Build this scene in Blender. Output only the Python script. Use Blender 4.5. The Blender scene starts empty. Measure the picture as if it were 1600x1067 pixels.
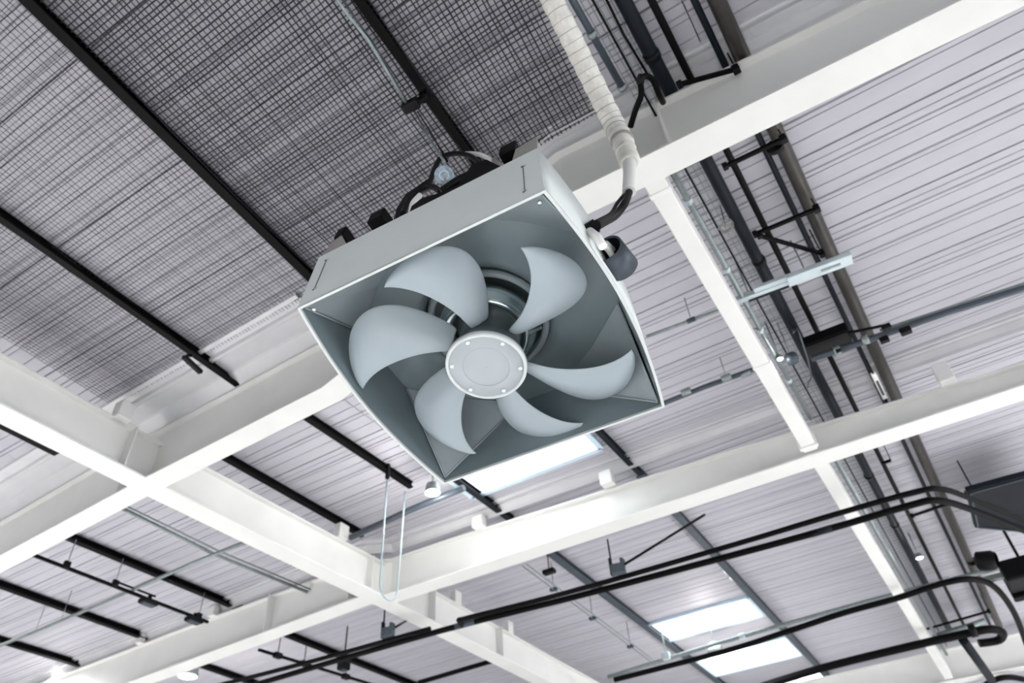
import bpy, bmesh, math, random
from mathutils import Vector, Matrix
random.seed(7)
C = bpy.context.scene.collection
sc = bpy.context.scene
EYE = 1.6                      # height of the eye above the floor; all heights below are counted from the eye
R = Matrix(((0.846, 0.530, -0.055), (-0.395, 0.554, -0.733), (-0.358, 0.642, 0.678)))
# orthonormalise
rx = R.row[0].normalized(); rz = (R.row[2] - R.row[2].dot(rx)*rx).normalized(); ry = rz.cross(rx)
R = Matrix((rx, ry, rz))       # rows: camera right, down, forward in hall coordinates
FPX = 1150.0
# ------------------------------------------------------------------ camera
cam = bpy.data.cameras.new('camera'); co = bpy.data.objects.new('camera', cam); C.objects.link(co)
M = Matrix((rx, -ry, -rz)).transposed().to_4x4(); M.translation = (0, 0, EYE)
co.matrix_world = M
cam.sensor_width = 36; cam.lens = FPX/1600*36
cam.dof.use_dof = True; cam.dof.focus_distance = 2.75; cam.dof.aperture_fstop = 2.6
cam.clip_start = .05
sc.camera = co
# ------------------------------------------------------------------ light
w = bpy.data.worlds.new('world'); sc.world = w; w.use_nodes = True
w.node_tree.nodes['Background'].inputs[0].default_value = (.93, .97, 1, 1)
w.node_tree.nodes['Background'].inputs[1].default_value = .4
def area(name, loc, rot, sx, sy, power, col=(1, .995, .985), spread=180):
    l = bpy.data.lights.new(name, 'AREA'); l.shape = 'RECTANGLE'; l.size = sx; l.size_y = sy
    l.energy = power; l.color = col; l.spread = math.radians(spread)
    o = bpy.data.objects.new(name, l); C.objects.link(o); o.location = (loc[0], loc[1], loc[2]+EYE)
    o.rotation_euler = [math.radians(a) for a in rot]
    return o
area('added_fill_east', (9.5, 13, 4.0), (0, 42, 0), 4, 13, 2250, spread=100)  # unseen lamp added to light a floor patch that bounces onto the beams
area('added_fill_north', (-4, 33, 4.0), (0, 0, 0), 30, 14, 1200)  # unseen lamp added far ahead for more floor bounce
area('added_fill_west', (-15, 3, 4.0), (0, -35, 0), 5, 9, 1650, spread=100)  # unseen lamp added to lift the left ceiling
area('added_fill_south', (-1, -5, 3.6), (38, 0, 0), 2.5, 2, 290, spread=60)  # unseen lamp added behind the camera, brightens the fan off the floor
area('daylight_windows_east', (22, 6, .6), (0, 100, 0), 3.5, 26, 2500, (.95, .98, 1))
sc.view_settings.view_transform = 'Standard'; sc.view_settings.look = 'None'
sc.view_settings.exposure = 0.04; sc.view_settings.gamma = 1; sc.view_settings.use_curve_mapping = False

# ------------------------------------------------------------------ materials
def mat(name, col, rough=.5, metal=0, noise=.06, scale=6, emit=None, bump=0, bscale=60, spec=.5, stretch=(1, 1, 1)):
    m = bpy.data.materials.new(name); m.use_nodes = True
    nt = m.node_tree; b = nt.nodes['Principled BSDF']
    b.inputs['Roughness'].default_value = rough; b.inputs['Metallic'].default_value = metal
    b.inputs['Specular IOR Level'].default_value = spec
    tc = nt.nodes.new('ShaderNodeTexCoord'); mp = nt.nodes.new('ShaderNodeMapping')
    mp.inputs['Scale'].default_value = stretch
    nt.links.new(tc.outputs['Object'], mp.inputs[0])
    n = nt.nodes.new('ShaderNodeTexNoise'); n.inputs['Scale'].default_value = scale; n.inputs['Detail'].default_value = 5
    nt.links.new(mp.outputs[0], n.inputs['Vector'])
    r = nt.nodes.new('ShaderNodeValToRGB')
    r.color_ramp.elements[0].position = .3; r.color_ramp.elements[1].position = .7
    r.color_ramp.elements[0].color = [max(0, c*(1-noise)) for c in col]+[1]
    r.color_ramp.elements[1].color = [min(1, c*(1+noise)) for c in col]+[1]
    nt.links.new(n.outputs['Fac'], r.inputs[0]); nt.links.new(r.outputs[0], b.inputs['Base Color'])
    if bump:
        n2 = nt.nodes.new('ShaderNodeTexNoise'); n2.inputs['Scale'].default_value = bscale
        nt.links.new(mp.outputs[0], n2.inputs['Vector'])
        bp = nt.nodes.new('ShaderNodeBump'); bp.inputs['Strength'].default_value = bump; bp.inputs['Distance'].default_value = .01
        nt.links.new(n2.outputs['Fac'], bp.inputs['Height']); nt.links.new(bp.outputs[0], b.inputs['Normal'])
    if emit:
        b.inputs['Emission Color'].default_value = (*emit[:3], 1); b.inputs['Emission Strength'].default_value = emit[3]
    return m
MT = dict(
    beam=mat('beam_paint', (.79, .79, .765), .42, noise=.03, scale=2.5, bump=.05, bscale=40),
    trim=mat('flashing_paint', (.62, .62, .64), .3, noise=.05, scale=3),
    roof=mat('roof_sheet_paint', (.47, .46, .505), .55, noise=.05, scale=3, bump=.12, bscale=30, stretch=(.35, 2, 1)),
    black=mat('black_paint', (.0018, .0018, .0022), .5, noise=.2, spec=.10),
    plast=mat('black_plastic', (.003, .0032, .004), .45, noise=.2, spec=.18),
    navy=mat('dark_blue_steel', (.005, .008, .013), .5, spec=.18, noise=.15),
    steelblue=mat('grey_blue_steel', (.055, .07, .09), .45, metal=.2, noise=.15),
    brown=mat('brown_pipe', (.040, .036, .031), .4, metal=.3, noise=.2, scale=12),
    galv=mat('galvanised_steel', (.26, .30, .30), .4, metal=.5, noise=.15, scale=20),
    pale=mat('pale_blue_steel', (.52, .60, .63), .4, metal=.2, noise=.08),
    white=mat('white_plastic', (.80, .80, .78), .45, noise=.03),
    duct=mat('white_duct_fabric', (.70, .69, .64), .6, noise=.08, scale=18, bump=.5, bscale=45),
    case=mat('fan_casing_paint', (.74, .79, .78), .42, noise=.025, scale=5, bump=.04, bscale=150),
    inner=mat('fan_inner_shaded_paint', (.175, .22, .24), .30, noise=.10, scale=3),  # inside of the box: its shade is put into a darker colour
    inner2=mat('fan_inner_light_paint', (.26, .305, .325), .35, noise=.1, scale=4),
    blade=mat('fan_blade_paint', (.35, .41, .445), .42, noise=.03, scale=4),
    lip=mat('lip_paint', (.66, .69, .69), .35, noise=.02),
    cap=mat('hub_cap_paint', (.42, .465, .49), .38, noise=.02),
    hub=mat('hub_core_paint', (.085, .105, .11), .35, noise=.1),
    chrome=mat('polished_steel', (.78, .88, .89), .25, metal=1, noise=.05),
    grey=mat('warm_grey_bracket', (.30, .29, .27), .6, noise=.08),
    glass=mat('blue_lens', (.30, .38, .46), .2, noise=.35, scale=60),
    net=mat('net_cord', (.02, .02, .026), .7, noise=.2),
    cable=mat('pale_cable', (.40, .48, .52), .35, noise=.05),
    floor=mat('concrete_floor', (.62, .62, .62), .6, noise=.1, scale=.8),
    pane=mat('skylight_pane', (.8, .8, .8), .4, noise=.02, emit=(.90, .97, 1, 5)),
    lamp=mat('lamp_glass', (.9, .9, .9), .3, noise=.01, emit=(1, .99, .96, 14)),
    frame=mat('skylight_frame', (.55, .68, .80), .4, noise=.03),
)
# ------------------------------------------------------------------ geometry helpers
def at(px, py, z):             # the point of the horizontal plane z (above the eye) seen at a pixel
    v = R.transposed() @ Vector((px-800, py-533.5, FPX))
    return v*(z/v.z)
def aty(px, py, y):
    v = R.transposed() @ Vector((px-800, py-533.5, FPX)); return v*(y/v.y)
class MB:
    def __init__(s): s.v = []; s.f = []; s.sm = []
    def add(s, vs, fs, smooth=False):
        n = len(s.v); s.v += [Vector(a) for a in vs]
        for f in fs: s.f.append([n+i for i in f]); s.sm.append(smooth)
    def box(s, c, d, Q=None):
        c = Vector(c); Q = Q or Matrix.Identity(3)
        vs = [c + Q @ Vector((sx*d[0]/2, sy*d[1]/2, sz*d[2]/2)) for sx in (-1, 1) for sy in (-1, 1) for sz in (-1, 1)]
        s.add(vs, [(0, 1, 3, 2), (4, 6, 7, 5), (0, 4, 5, 1), (2, 3, 7, 6), (0, 2, 6, 4), (1, 5, 7, 3)]); return s
    def bar(s, a, b, wd, ht, up=(0, 0, 1)):     # square-section bar from a to b
        a = Vector(a); b = Vector(b); x = (b-a); L = x.length; x.normalize()
        u = Vector(up); y = u.cross(x)
        if y.length < 1e-4: y = Vector((0, 1, 0)).cross(x)
        y.normalize(); z = x.cross(y)
        return s.box((a+b)/2, (L, wd, ht), Matrix((x, y, z)).transposed())
    def tube(s, pts, r, n=10, cap=True, rs=None):
        pts = [Vector(p) for p in pts]; N = len(pts); base = len(s.v); ref = None
        for i, p in enumerate(pts):
            t = (pts[min(i+1, N-1)]-pts[max(i-1, 0)]).normalized()
            if ref is None:
                ref = t.cross(Vector((0, 0, 1)))
                if ref.length < .05: ref = t.cross(Vector((1, 0, 0)))
            ref = (ref - ref.dot(t)*t).normalized(); q = t.cross(ref)
            rr = rs[i] if rs else r
            for k in range(n):
                a = 2*math.pi*k/n; s.v.append(p + rr*(math.cos(a)*ref+math.sin(a)*q))
        for i in range(N-1):
            for k in range(n):
                k2 = (k+1) % n
                s.f.append([base+i*n+k, base+i*n+k2, base+(i+1)*n+k2, base+(i+1)*n+k]); s.sm.append(True)
        if cap:
            s.f.append([base+k for k in range(n)][::-1]); s.sm.append(False)
            s.f.append([base+(N-1)*n+k for k in range(n)]); s.sm.append(False)
        return s
    def lathe(s, prof, n=32, org=(0, 0, 0), axis=(0, 0, 1), a0=0, a1=2*math.pi):   # prof: (radius, height)
        ax = Vector(axis).normalized(); u = ax.orthogonal().normalized(); v = ax.cross(u); org = Vector(org)
        base = len(s.v); full = abs(a1-a0-2*math.pi) < 1e-6; m = n if full else n+1
        for r, h in prof:
            for k in range(m):
                a = a0+(a1-a0)*k/n; s.v.append(org+ax*h+r*(math.cos(a)*u+math.sin(a)*v))
        for i in range(len(prof)-1):
            for k in range(n):
                k2 = (k+1) % m
                s.f.append([base+i*m+k, base+i*m+k2, base+(i+1)*m+k2, base+(i+1)*m+k]); s.sm.append(True)
        return s
    def build(s, name, m, parent=None, local=False, bevel=0, angle=None, solid=0):
        me = bpy.data.meshes.new(name)
        off = Vector((0, 0, 0)) if local else Vector((0, 0, EYE)) - (parent_loc(parent) if parent else Vector((0, 0, 0)))
        org = Vector((0, 0, 0))
        if not parent and not local:      # put the origin in the middle of the thing
            c = sum(s.v, Vector((0, 0, 0)))/len(s.v); org = c+Vector((0, 0, EYE)); off = -c
        me.from_pydata([tuple(p+off) for p in s.v], [], s.f); me.update()
        for p, sm in zip(me.polygons, s.sm): p.use_smooth = sm
        bm = bmesh.new(); bm.from_mesh(me); bmesh.ops.remove_doubles(bm, verts=bm.verts, dist=1e-6)
        bmesh.ops.recalc_face_normals(bm, faces=bm.faces); bm.to_mesh(me); bm.free()
        me.materials.append(MT[m] if isinstance(m, str) else m)
        o = bpy.data.objects.new(name, me); C.objects.link(o); o.location = org
        if parent: o.parent = parent
        if solid:
            q = o.modifiers.new('solid', 'SOLIDIFY'); q.thickness = solid; q.offset = 0
        if bevel:
            q = o.modifiers.new('bevel', 'BEVEL'); q.width = bevel; q.segments = 2; q.limit_method = 'ANGLE'
        return o
PL = {}
def parent_loc(p):
    if p.name in PL: return PL[p.name]
    return Vector((0, 0, 0))
def thing(name, label, cat, loc=(0, 0, 0), group=None, kind=None):
    o = bpy.data.objects.new(name, None); C.objects.link(o)
    o.location = (loc[0], loc[1], loc[2]+EYE); o.empty_display_size = .1
    PL[o.name] = Vector(o.location)
    if label: o['label'] = label
    if cat: o['category'] = cat
    if group: o['group'] = group
    if kind: o['kind'] = kind
    return o
def tag(o, label=None, cat=None, group=None, kind=None):
    for k, v in (('label', label), ('category', cat), ('group', group), ('kind', kind)):
        if v: o[k] = v
    return o
def sub(parent, child_mb, name, m, thingroot, **kw):      # a sub-part: vertices in hall coordinates, root gives the offset
    o = child_mb.build(name, m, thingroot, **kw); o.parent = parent
    return o

# ------------------------------------------------------------------ floor, ceiling
f_ = MB().box((-3, 12, -EYE-.05), (60, 60, .1)).build('floor', 'floor')
tag(f_, 'pale concrete hall floor', None, kind='structure')
CZ = 5.0
ceil = MB().box((-4.5, 9.5, CZ+.55), (33, 31, .1)).build('ceiling', 'trim')
tag(ceil, 'roof deck above the pale corrugated sheets', None, kind='structure')
PL['ceiling'] = Vector(ceil.location)
G1, G2 = .05, .022     # groove depth / width
def sheet_mesh(x0, x1, y0, y1):
    """corrugated sheet: flat pans at CZ, narrow grooves running along x"""
    W = y1-y0; pts = [(0, 0.0)]
    gro = [(.085, .010, .030), (.165, .018, .045), (.215, .010, .03), (.36, .012, .035), (.49, .020, .045), (.545, .010, .03), (.70, .012, .03), (.84, .018, .045), (.93, .010, .03)]
    for g, wd, dp in gro:
        if g > W-.04: break
        pts += [(g-wd*.62, 0), (g-wd*.25, dp*.42), (g+wd*.25, dp*.42), (g+wd*.62, 0.0)]
    pts += [(W-.012, 0), (W-.008, .05), (W, .05)]
    pts[0] = (0, .05); pts.insert(1, (.003, -.004))
    mb = MB(); n = len(pts)
    vs = [(x0, y0+a, CZ+b) for a, b in pts]+[(x1, y0+a, CZ+b) for a, b in pts]
    mb.add(vs, [(i, i+1, n+i+1, n+i) for i in range(n-1)])
    return mb
skyl = [(-4.55, -2.72, 6.0, 6.92, 'first skylight seen past the lower edge of the fan, half hidden by its casing'),
        (-4.62, -2.80, 12.3, 13.25, 'skylight below the black pipe pair, nearest of the lower three'),
        (-4.66, -2.84, 14.5, 15.7, 'skylight behind the round white lamp on the lower conduit'),
        (-4.70, -2.90, 16.95, 18.1, 'farthest skylight, cut by the lower edge of the picture')]
# rows of sheets in y
rows1 = [-2.2+.93*i for i in range(7)]                       # near bay, up to y 3.6
XS1 = [-8.3, -6.9, -5.25, -3.5, -1.75, .1, 2.6, 6.0]
XS2 = [-20.0, -16.8, -13.1, -11.3, -9.4, -6.45, -4.6, -2.75, -.62, 2.6, 6.5, 11.0]
rows2 = [3.38, 4.25, 5.12, 6.0, 6.92, 7.9, 8.8, 9.7, 10.6, 11.45, 12.3, 13.25, 14.5, 15.7, 16.95, 18.1, 19.3, 20.5, 21.8, 23.0]
for rows, XS in ((rows1, XS1), (rows2, XS2)):
    for i in range(len(rows)-1):
        for j in range(len(XS)-1):
            y0, y1, x0, x1 = rows[i], rows[i+1], XS[j], XS[j+1]
            if any(abs(x0-s[0]) < .2 and abs(x1-s[1]) < .3 and abs(y0-s[2]) < .02 for s in skyl): continue
            sheet_mesh(x0+.004, x1-.004, y0, y1).build('roof_sheet', 'roof', ceil)
# far west of the near bay
for i in range(6):
    y0 = rows1[i]
    for x0, x1 in ((-20, -16.8), (-16.8, -13), (-13, -11), (-11, -8.3)):
        sheet_mesh(x0+.004, x1-.004, y0, rows1[i+1]).build('roof_sheet', 'roof', ceil)
for k, (x0, x1, y0, y1, lab) in enumerate(skyl):
    t = thing('window_%d' % (k+1), lab, None, ((x0+x1)/2, (y0+y1)/2, CZ), kind='structure')
    x0, x1 = -4.6, -2.75
    mb = MB()
    for a, b in (((x0, y0), (x1, y0)), ((x1, y0), (x1, y1)), ((x1, y1), (x0, y1)), ((x0, y1), (x0, y0))):
        mb.bar((*a, CZ+.13), (*b, CZ+.13), .035, .28)
    mb.build('reveal', 'white', t)
    mb = MB()
    for a, b in (((x0, y0), (x1, y0)), ((x1, y0), (x1, y1)), ((x1, y1), (x0, y1)), ((x0, y1), (x0, y0))):
        mb.bar((*a, CZ-.02), (*b, CZ-.02), .07, .05)
    mb.build('frame', 'frame', t)
    MB().box(((x0+x1)/2, (y0+y1)/2, CZ+.26), (x1-x0, y1-y0, .02)).build('pane', 'pane', t)

# ------------------------------------------------------------------ steel beams
def lerp_poly(pts, x, i=1):
    for a, b in zip(pts, pts[1:]):
        if a[0] <= x <= b[0]: t = (x-a[0])/(b[0]-a[0]); return a[i]+(b[i]-a[i])*t
def ribbon(path, off0, off1, z0, z1):     # box section swept along a plan path; off = sideways offsets; z may be lists
    mb = MB(); n = len(path); vs = []
    for i, p in enumerate(path):
        a = path[max(i-1, 0)]; b = path[min(i+1, n-1)]
        d = Vector((b[0]-a[0], b[1]-a[1], 0)).normalized(); q = Vector((-d.y, d.x, 0))
        za = z0[i] if isinstance(z0, list) else z0; zb = z1[i] if isinstance(z1, list) else z1
        for o_, z_ in ((off0, za), (off1, za), (off1, zb), (off0, zb)):
            vs.append(Vector((p[0], p[1], 0))+q*o_+Vector((0, 0, z_)))
    fs = []
    for i in range(n-1):
        for k in range(4): fs.append((4*i+k, 4*i+(k+1) % 4, 4*i+4+(k+1) % 4, 4*i+4+k))
    fs += [(0, 3, 2, 1), (4*n-4, 4*n-3, 4*n-2, 4*n-1)]
    mb.add(vs, fs); return mb
def beam(path, top, wd, label, stiff=(), cleats=(), zb=4.2, group=None, tf=.6):
    p0 = path[len(path)//2]
    t = thing('steel_beam', label, 'beam', (p0[0], p0[1], zb))
    top = top if isinstance(top, list) else [top]*len(path)
    ribbon(path, -wd/2, wd/2, zb, zb+.022).build('bottom_flange', 'beam', t, bevel=.003)
    ribbon(path, -.009, .009, zb+.02, [h-.01 for h in top]).build('web', 'beam', t)
    ribbon(path, -wd*.30, wd*.30, [h-.02 for h in top], top).build('top_flange', 'beam', t, bevel=.003)
    for (x, y, ang, h) in stiff:
        Q = Matrix.Rotation(ang, 3, 'Z')
        MB().box((x, y, (zb+.02+h)/2), (.012, wd*.92, h-zb-.03), Q).build('stiffener', 'beam', t)
    for (x, y, z, sx, sy, sz) in cleats:
        MB().box((x, y, z), (sx, sy, sz)).build('cleat', 'white', t, bevel=.012)
    return t
A1 = [(-18, 3.98), (-9.3, 3.76), (-6.42, 3.66), (-3.9, 3.625), (-1.15, 3.04), (0, 3.085), (1.8, 3.155), (7, 3.33)]
beam(A1, [4.85, 4.86, 4.88, 4.88, 4.84, 4.80, 4.72, 4.6], .235, 'long white steel beam passing right behind the hanging fan, nearest beam of the hall',
     stiff=[(-6.8, 3.68, 0, 4.86), (-.35, 3.07, 0, 4.8)])
A2 = [(-18, 7.4), (-10.2, 7.24), (-6.5, 7.13), (-6.2, 7.3), (-5.4, 7.33), (-1.5, 7.42), (1.5, 7.49), (7, 7.62)]
beam(A2, [4.85, 4.82, 4.74, 4.74, 4.74, 4.62, 4.48, 4.35], .27, 'second long white beam below the fan with the bright lit web',
     stiff=[(-8.3, 7.18, 0, 4.78), (-6.7, 7.13, 0, 4.74)],
     cleats=[(-4.72, 7.22, 4.79, .16, .12, .16), (-2.86, 7.22, 4.74, .16, .12, .18), (.90, 7.3, 4.58, .15, .12, .22), (-9.55, 7.12, 4.87, .13, .1, .16), (-11.3, 7.16, 4.9, .13, .1, .16)])
A3 = [(-18, 17.0), (-6.4, 16.7), (-.5, 16.75), (7, 17.1)]
beam(A3, 4.78, .27, 'farthest white beam at the bottom right edge behind the black hoses')
B1 = [(-6.43, -4), (-6.42, 3.5), (-6.40, 5.0), (-6.34, 7.2), (-6.33, 12), (-6.3, 22)]
beam(B1, 4.70, .27, 'white cross beam running from left edge down to the bottom centre',
     zb=4.196, stiff=[(-6.41, 3.3, math.pi/2, 4.7), (-6.36, 6.95, math.pi/2, 4.7), (-6.33, 8.3, math.pi/2, 4.7), (-6.33, 10.1, math.pi/2, 4.7)],
     cleats=[(-6.33, 3.12, 4.78, .13, .16, .2), (-6.30, 6.35, 4.8, .13, .17, .2), (-6.28, 8.9, 4.78, .12, .16, .2), (-6.28, 10.4, 4.78, .12, .16, .2)])
B0 = [(-13.2, -4), (-13.2, 22)]
t = thing('secondary_beam', 'slim white box beam running down from the near beam towards the lower right', 'beam', (-.56, 9, 4.26))
ribbon([(-.56, 3.18), (-.565, 7.3)], -.075, .075, 4.24, 4.42).build('box_section', 'beam', t, bevel=.012)
ribbon([(-.555, 7.5), (-.50, 16.6)], -.075, .075, 4.24, 4.42).build('box_section', 'beam', t, bevel=.012)
for y in (5.62, 3.32):
    MB().box((-.562, y, 4.33), (.165, .05, .195)).build('joint_sleeve', 'white', t, bevel=.01)
MB().box((-.563, 7.19, 4.30), (.19, .06, .16)).build('end_plate', 'white', t, bevel=.008)
# flashing along the near side of the long beams (smooth folded strips between sheets and beam)
def flashing(path, prof, n, lab):
    mb = MB(); k = len(prof); vs = []
    for p in path:
        for dy, z in prof: vs.append((p[0], p[1]+dy, z))
    fs = [(i*k+j, i*k+j+1, (i+1)*k+j+1, (i+1)*k+j) for i in range(len(path)-1) for j in range(k-1)]
    mb.add(vs, fs); o = mb.build('trim_%d' % n, 'trim', solid=.004); tag(o, lab, kind='structure')
fl = [(-.62, 5.03), (-.60, 4.965), (-.565, 4.955), (-.545, 4.99), (-.47, 4.985), (-.455, 4.95), (-.42, 4.95), (-.40, 4.975), (-.22, 4.97), (-.20, 4.955), (-.06, 4.90), (-.02, 4.86)]
flashing(A1[:4], fl, 1, 'smooth folded grey flashing beside the near beam left of the fan')
flashing([(-1.9, 3.2)]+A1[4:], [(a*.35, b) for a, b in fl], 2, 'smooth folded grey flashing beside the near beam right of the fan')
flashing(A2, [(a*.3, b+.01) for a, b in fl], 3, 'smooth folded flashing along the second beam')

# ------------------------------------------------------------------ purlins
PZ = 4.90
def purlin(x0, y0, x1, y1, lab, m='black', wd=.062, z=PZ, h=.085):
    k_ = PZ/4.80; x0 *= k_; x1 *= k_; y0 *= k_; y1 *= k_; wd *= 1.12
    t = thing('purlin', lab, 'purlin', ((x0+x1)/2, (y0+y1)/2, z))
    a, b = (x0, y0), (x1, y1)
    MB().bar((*a, z+.008), (*b, z+.008), wd, .016).build('bottom_flange', m, t, bevel=.003)
    MB().bar((*a, z+h/2), (*b, z+h/2), .014, h-.01).build('web', m, t)
    MB().bar((*a, z+h-.006), (*b, z+h-.006), wd*.8, .012).build('top_flange', m, t)
    return t
purlin(-3.28, -.8, -3.58, 3.5, 'long black purlin from the top left corner down to the left side of the fan', wd=.075)
purlin(-5.0, -.8, -5.12, 3.58, 'black purlin between the left picture edge and the near beam')
purlin(-1.55, -.8, -1.72, 3.1, 'black purlin ending behind the top of the fan', wd=.06)
purlin(-6.21, 3.8, -6.17, 6.62, 'black purlin close along the white cross beam left of the wire loop')
purlin(-4.97, 3.8, -4.92, 6.05, 'black purlin that ends at the bright round lamp below the fan')
purlin(-4.40, 5.6, -4.38, 7.5, 'dark blue purlin under the fan at the left end of the skylight', 'navy', .075)
purlin(-2.55, 5.6, -2.53, 7.5, 'dark blue purlin at the right end of the skylight under the fan', 'navy', .06)
purlin(-4.42, 7.5, -4.58, 20, 'long blue grey purlin left of the lower skylights', 'steelblue', .11)
purlin(-2.54, 7.5, -2.66, 20, 'long blue grey purlin right of the lower skylights', 'steelblue', .10)
purlin(-9.1, 3.95, -9.1, 7.25, 'long black purlin over the thin rail in the lower left bay', wd=.085)
purlin(-10.97, 3.95, -11.05, 7.25, 'black purlin in the lower left corner under the grey crossing conduit', wd=.085)
purlin(-12.75, 3.95, -12.8, 7.25, 'short black purlin at the very lower left edge', wd=.085)
a = at(454, 998, 4.8); b = at(640, 1067, 4.8)
purlin(a.x, 7.4, b.x, 16, 'black purlin below the double pipes at the bottom centre left', wd=.085)
a = at(318, 1043, 4.8); purlin(a.x, 7.4, a.x-.1, 16, 'black purlin beside the round lamp at the bottom edge', wd=.085)
purlin(-7.5, 0, -7.55, 3.2, 'black purlin stub at the left edge above the near beam', wd=.08)

# ------------------------------------------------------------------ safety net under the near roof bays
def net(x0, x1, y0, y1, pitch, z, r, wob, seg=.14):
    mb = MB()
    def strand(fixed, a, b, alongx):
        n = int((b-a)/seg)+1; ph = random.random()*6; base = len(mb.v)
        jj = (random.random()-.5)*pitch*.3; rr = r*random.uniform(.75, 1.35)
        for i in range(n+1):
            s = a+(b-a)*i/n; d = fixed+jj+math.sin(s*2.1+ph*.12)*wob*2+random.uniform(-1, 1)*wob*.6
            zz = z+math.sin(s*3+fixed*4)*.004
            for du, dz in ((-rr, 0), (0, -rr), (rr, 0), (0, rr)):
                mb.v.append(Vector((s, d+du, zz+dz)) if alongx else Vector((d+du, s, zz+dz)))
        for i in range(n):
            for k in range(4):
                k2 = (k+1) % 4; mb.f.append([base+4*i+k, base+4*i+k2, base+4*i+4+k2, base+4*i+4+k]); mb.sm.append(False)
    y = y0
    while y < y1: strand(y, x0, x1, True); y += pitch
    x = x0
    while x < x1: strand(x, y0, y1, False); x += pitch
    for v in mb.v: v.x -= .071*(v.y+.8)
    return mb
o = net(-3.31, -.50, -.6, 2.93, .0375, 4.955, .0044, .004).build('safety_net', 'net')
tag(o, 'dense black net strung under the roof sheets above the fan', 'net', kind='stuff')
o = net(-6.30, -3.36, -.4, 3.12, .040, 4.975, .0022, .003).build('safety_net', 'net')
tag(o, 'fine thin net under the lighter roof sheets left of the long purlin', 'net', kind='stuff')

# ------------------------------------------------------------------ pipes and conduits
def pipe(name, pts, r, m, lab, cat, n=12, extra=None, group=None):
    p0 = Vector(pts[len(pts)//2]); t = thing(name, lab, cat, p0)
    MB().tube(pts, r, n).build('pipe', m, t)
    if extra: extra(t)
    if group: t['group'] = group
    return t
def clamps(t, pts, r, m, s=.03):
    for p, d in pts:
        p = Vector(p); d = Vector(d).normalized()
        MB().tube([p-d*s, p+d*s], r, 12).build('clamp', m, t)
def hanger(t, p, r, top=CZ, m='galv', rr=.005):
    MB().tube([p, (p[0], p[1], top)], rr, 6).build('hanger', m, t)
# run of pipes in the right-hand service strip
def run(x_a, x_b, y_a=0.6, y_b=16.4, z=4.80): return [((x_a+(x_b-x_a)*i/8)*z/4.8, y_a+(y_b-y_a)*i/8, z) for i in range(9)]
def ex(t):
    clamps(t, [((x, y, 4.85), (0, 1, 0)) for x, y in ((.275, 3.9), (.35, 5.4), (.46, 8.6), (.6, 13))], .07, 'plast', .02)
t = pipe('service_pipe', run(.235, .665, z=4.88), .058, 'brown', 'thick brown pipe, rightmost of the pipes running down the right bay', 'pipe', extra=ex)
t = pipe('service_pipe', run(.115, .53, z=4.89), .024, 'navy', 'thin dark pipe hugging the left side of the thick brown pipe', 'pipe')
t = pipe('service_pipe', run(-.235, -.13, z=4.87), .052, 'navy', 'thick dark blue pipe beside the wire mesh tray', 'pipe',
         extra=lambda t: clamps(t, [((-.225, 2.7, 4.87), (0, 1, 0)), ((-.205, 5.0, 4.87), (0, 1, 0)), ((-.185, 9.4, 4.87), (0, 1, 0)), ((-.17, 11, 4.87), (0, 1, 0))], .06, 'plast', .03))
t = pipe('service_pipe', run(-.095, .13, z=4.87), .026, 'black', 'slim black pipe between the dark blue pipe and the brown pipe', 'pipe')
t = pipe('service_wire', run(-.40, -.30, z=4.74), .008, 'black', 'thin black wire left of the dark blue pipe', 'wire')
t = pipe('galvanised_conduit', [(-.50, .6, 4.7), (-.49, 1.6, 4.7), (-.485, 2.72, 4.7)], .024, 'steelblue', 'grey conduit beside the white duct at the top', 'conduit',
         extra=lambda t: clamps(t, [((-.487, 2.25, 4.7), (0, 1, 0)), ((-.485, 2.7, 4.7), (0, 1, 0))], .033, 'galv', .02))
t = pipe('galvanised_conduit', [(-.455, 3.3, 4.55), (-.44, 7.2, 4.55)], .022, 'galv', 'galvanised conduit along the right side of the slim white beam', 'conduit',
         extra=lambda t: clamps(t, [((-.452, y, 4.55), (0, 1, 0)) for y in (3.75, 4.6, 5.5, 6.4)], .032, 'pale', .025))
t = pipe('galvanised_conduit', [(-.43, 7.6, 4.6), (-.36, 16.4, 4.6)], .028, 'galv', 'galvanised conduit along the white beam beyond the second beam', 'conduit')
# wire mesh tray
t = thing('wire_tray', 'galvanised wire mesh tray between slim white beam and dark blue pipe', 'cable tray', (-.36, 8, 4.86))
for i in range(6):
    MB().tube([(-.47+i*.042, 1.2, 4.86), (-.45+i*.042+.07, 16.4, 4.86)], .003, 5).build('long_wire', 'galv', t)
cm = MB()
k = 0; y = 1.2
while y < 16.4:
    dx = .07*(y-1.2)/15
    cm.bar((-.475+dx, y, 4.863), (-.25+dx, y, 4.863), .006, .006); y += .10
o = cm.build('cross_wires', 'galv', t); o['kind'] = 'stuff'
# black cross struts over the pipes
def strut(pa, pb, z, lab, wd=.032, m='black', knob=True):
    a = at(*pa, z); b = at(*pb, z); t = thing('cross_strut', lab, 'bracket', a)
    MB().bar(a, b, wd, .03).build('bar', m, t, bevel=.004)
    if knob:
        MB().box(b, (.05, .05, .07)).build('end_clip', 'plast', t, bevel=.006)
        MB().box(a, (.04, .04, .06)).build('end_clip', 'plast', t, bevel=.006)
    MB().tube([b, b+Vector((0, 0, .35))], .006, 6).build('hanger_rod', 'black', t)
    return t
strut((1133, 260), (1224, 217), 4.70, 'short black strut across the pipes just below the near beam')
strut((1180, 366), (1276, 326), 4.70, 'second black strut across the brown and black pipes')
strut((1186, 368), (1284, 396), 4.68, 'diagonal black brace leading to the pale trunking end')
strut((1425, 806), (1484, 786), 4.70, 'black strut across the pipes below the second beam', .04)
strut((1062, 132), (1150, 108), 4.72, 'black strut at the top just above the near beam', .03)
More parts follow.
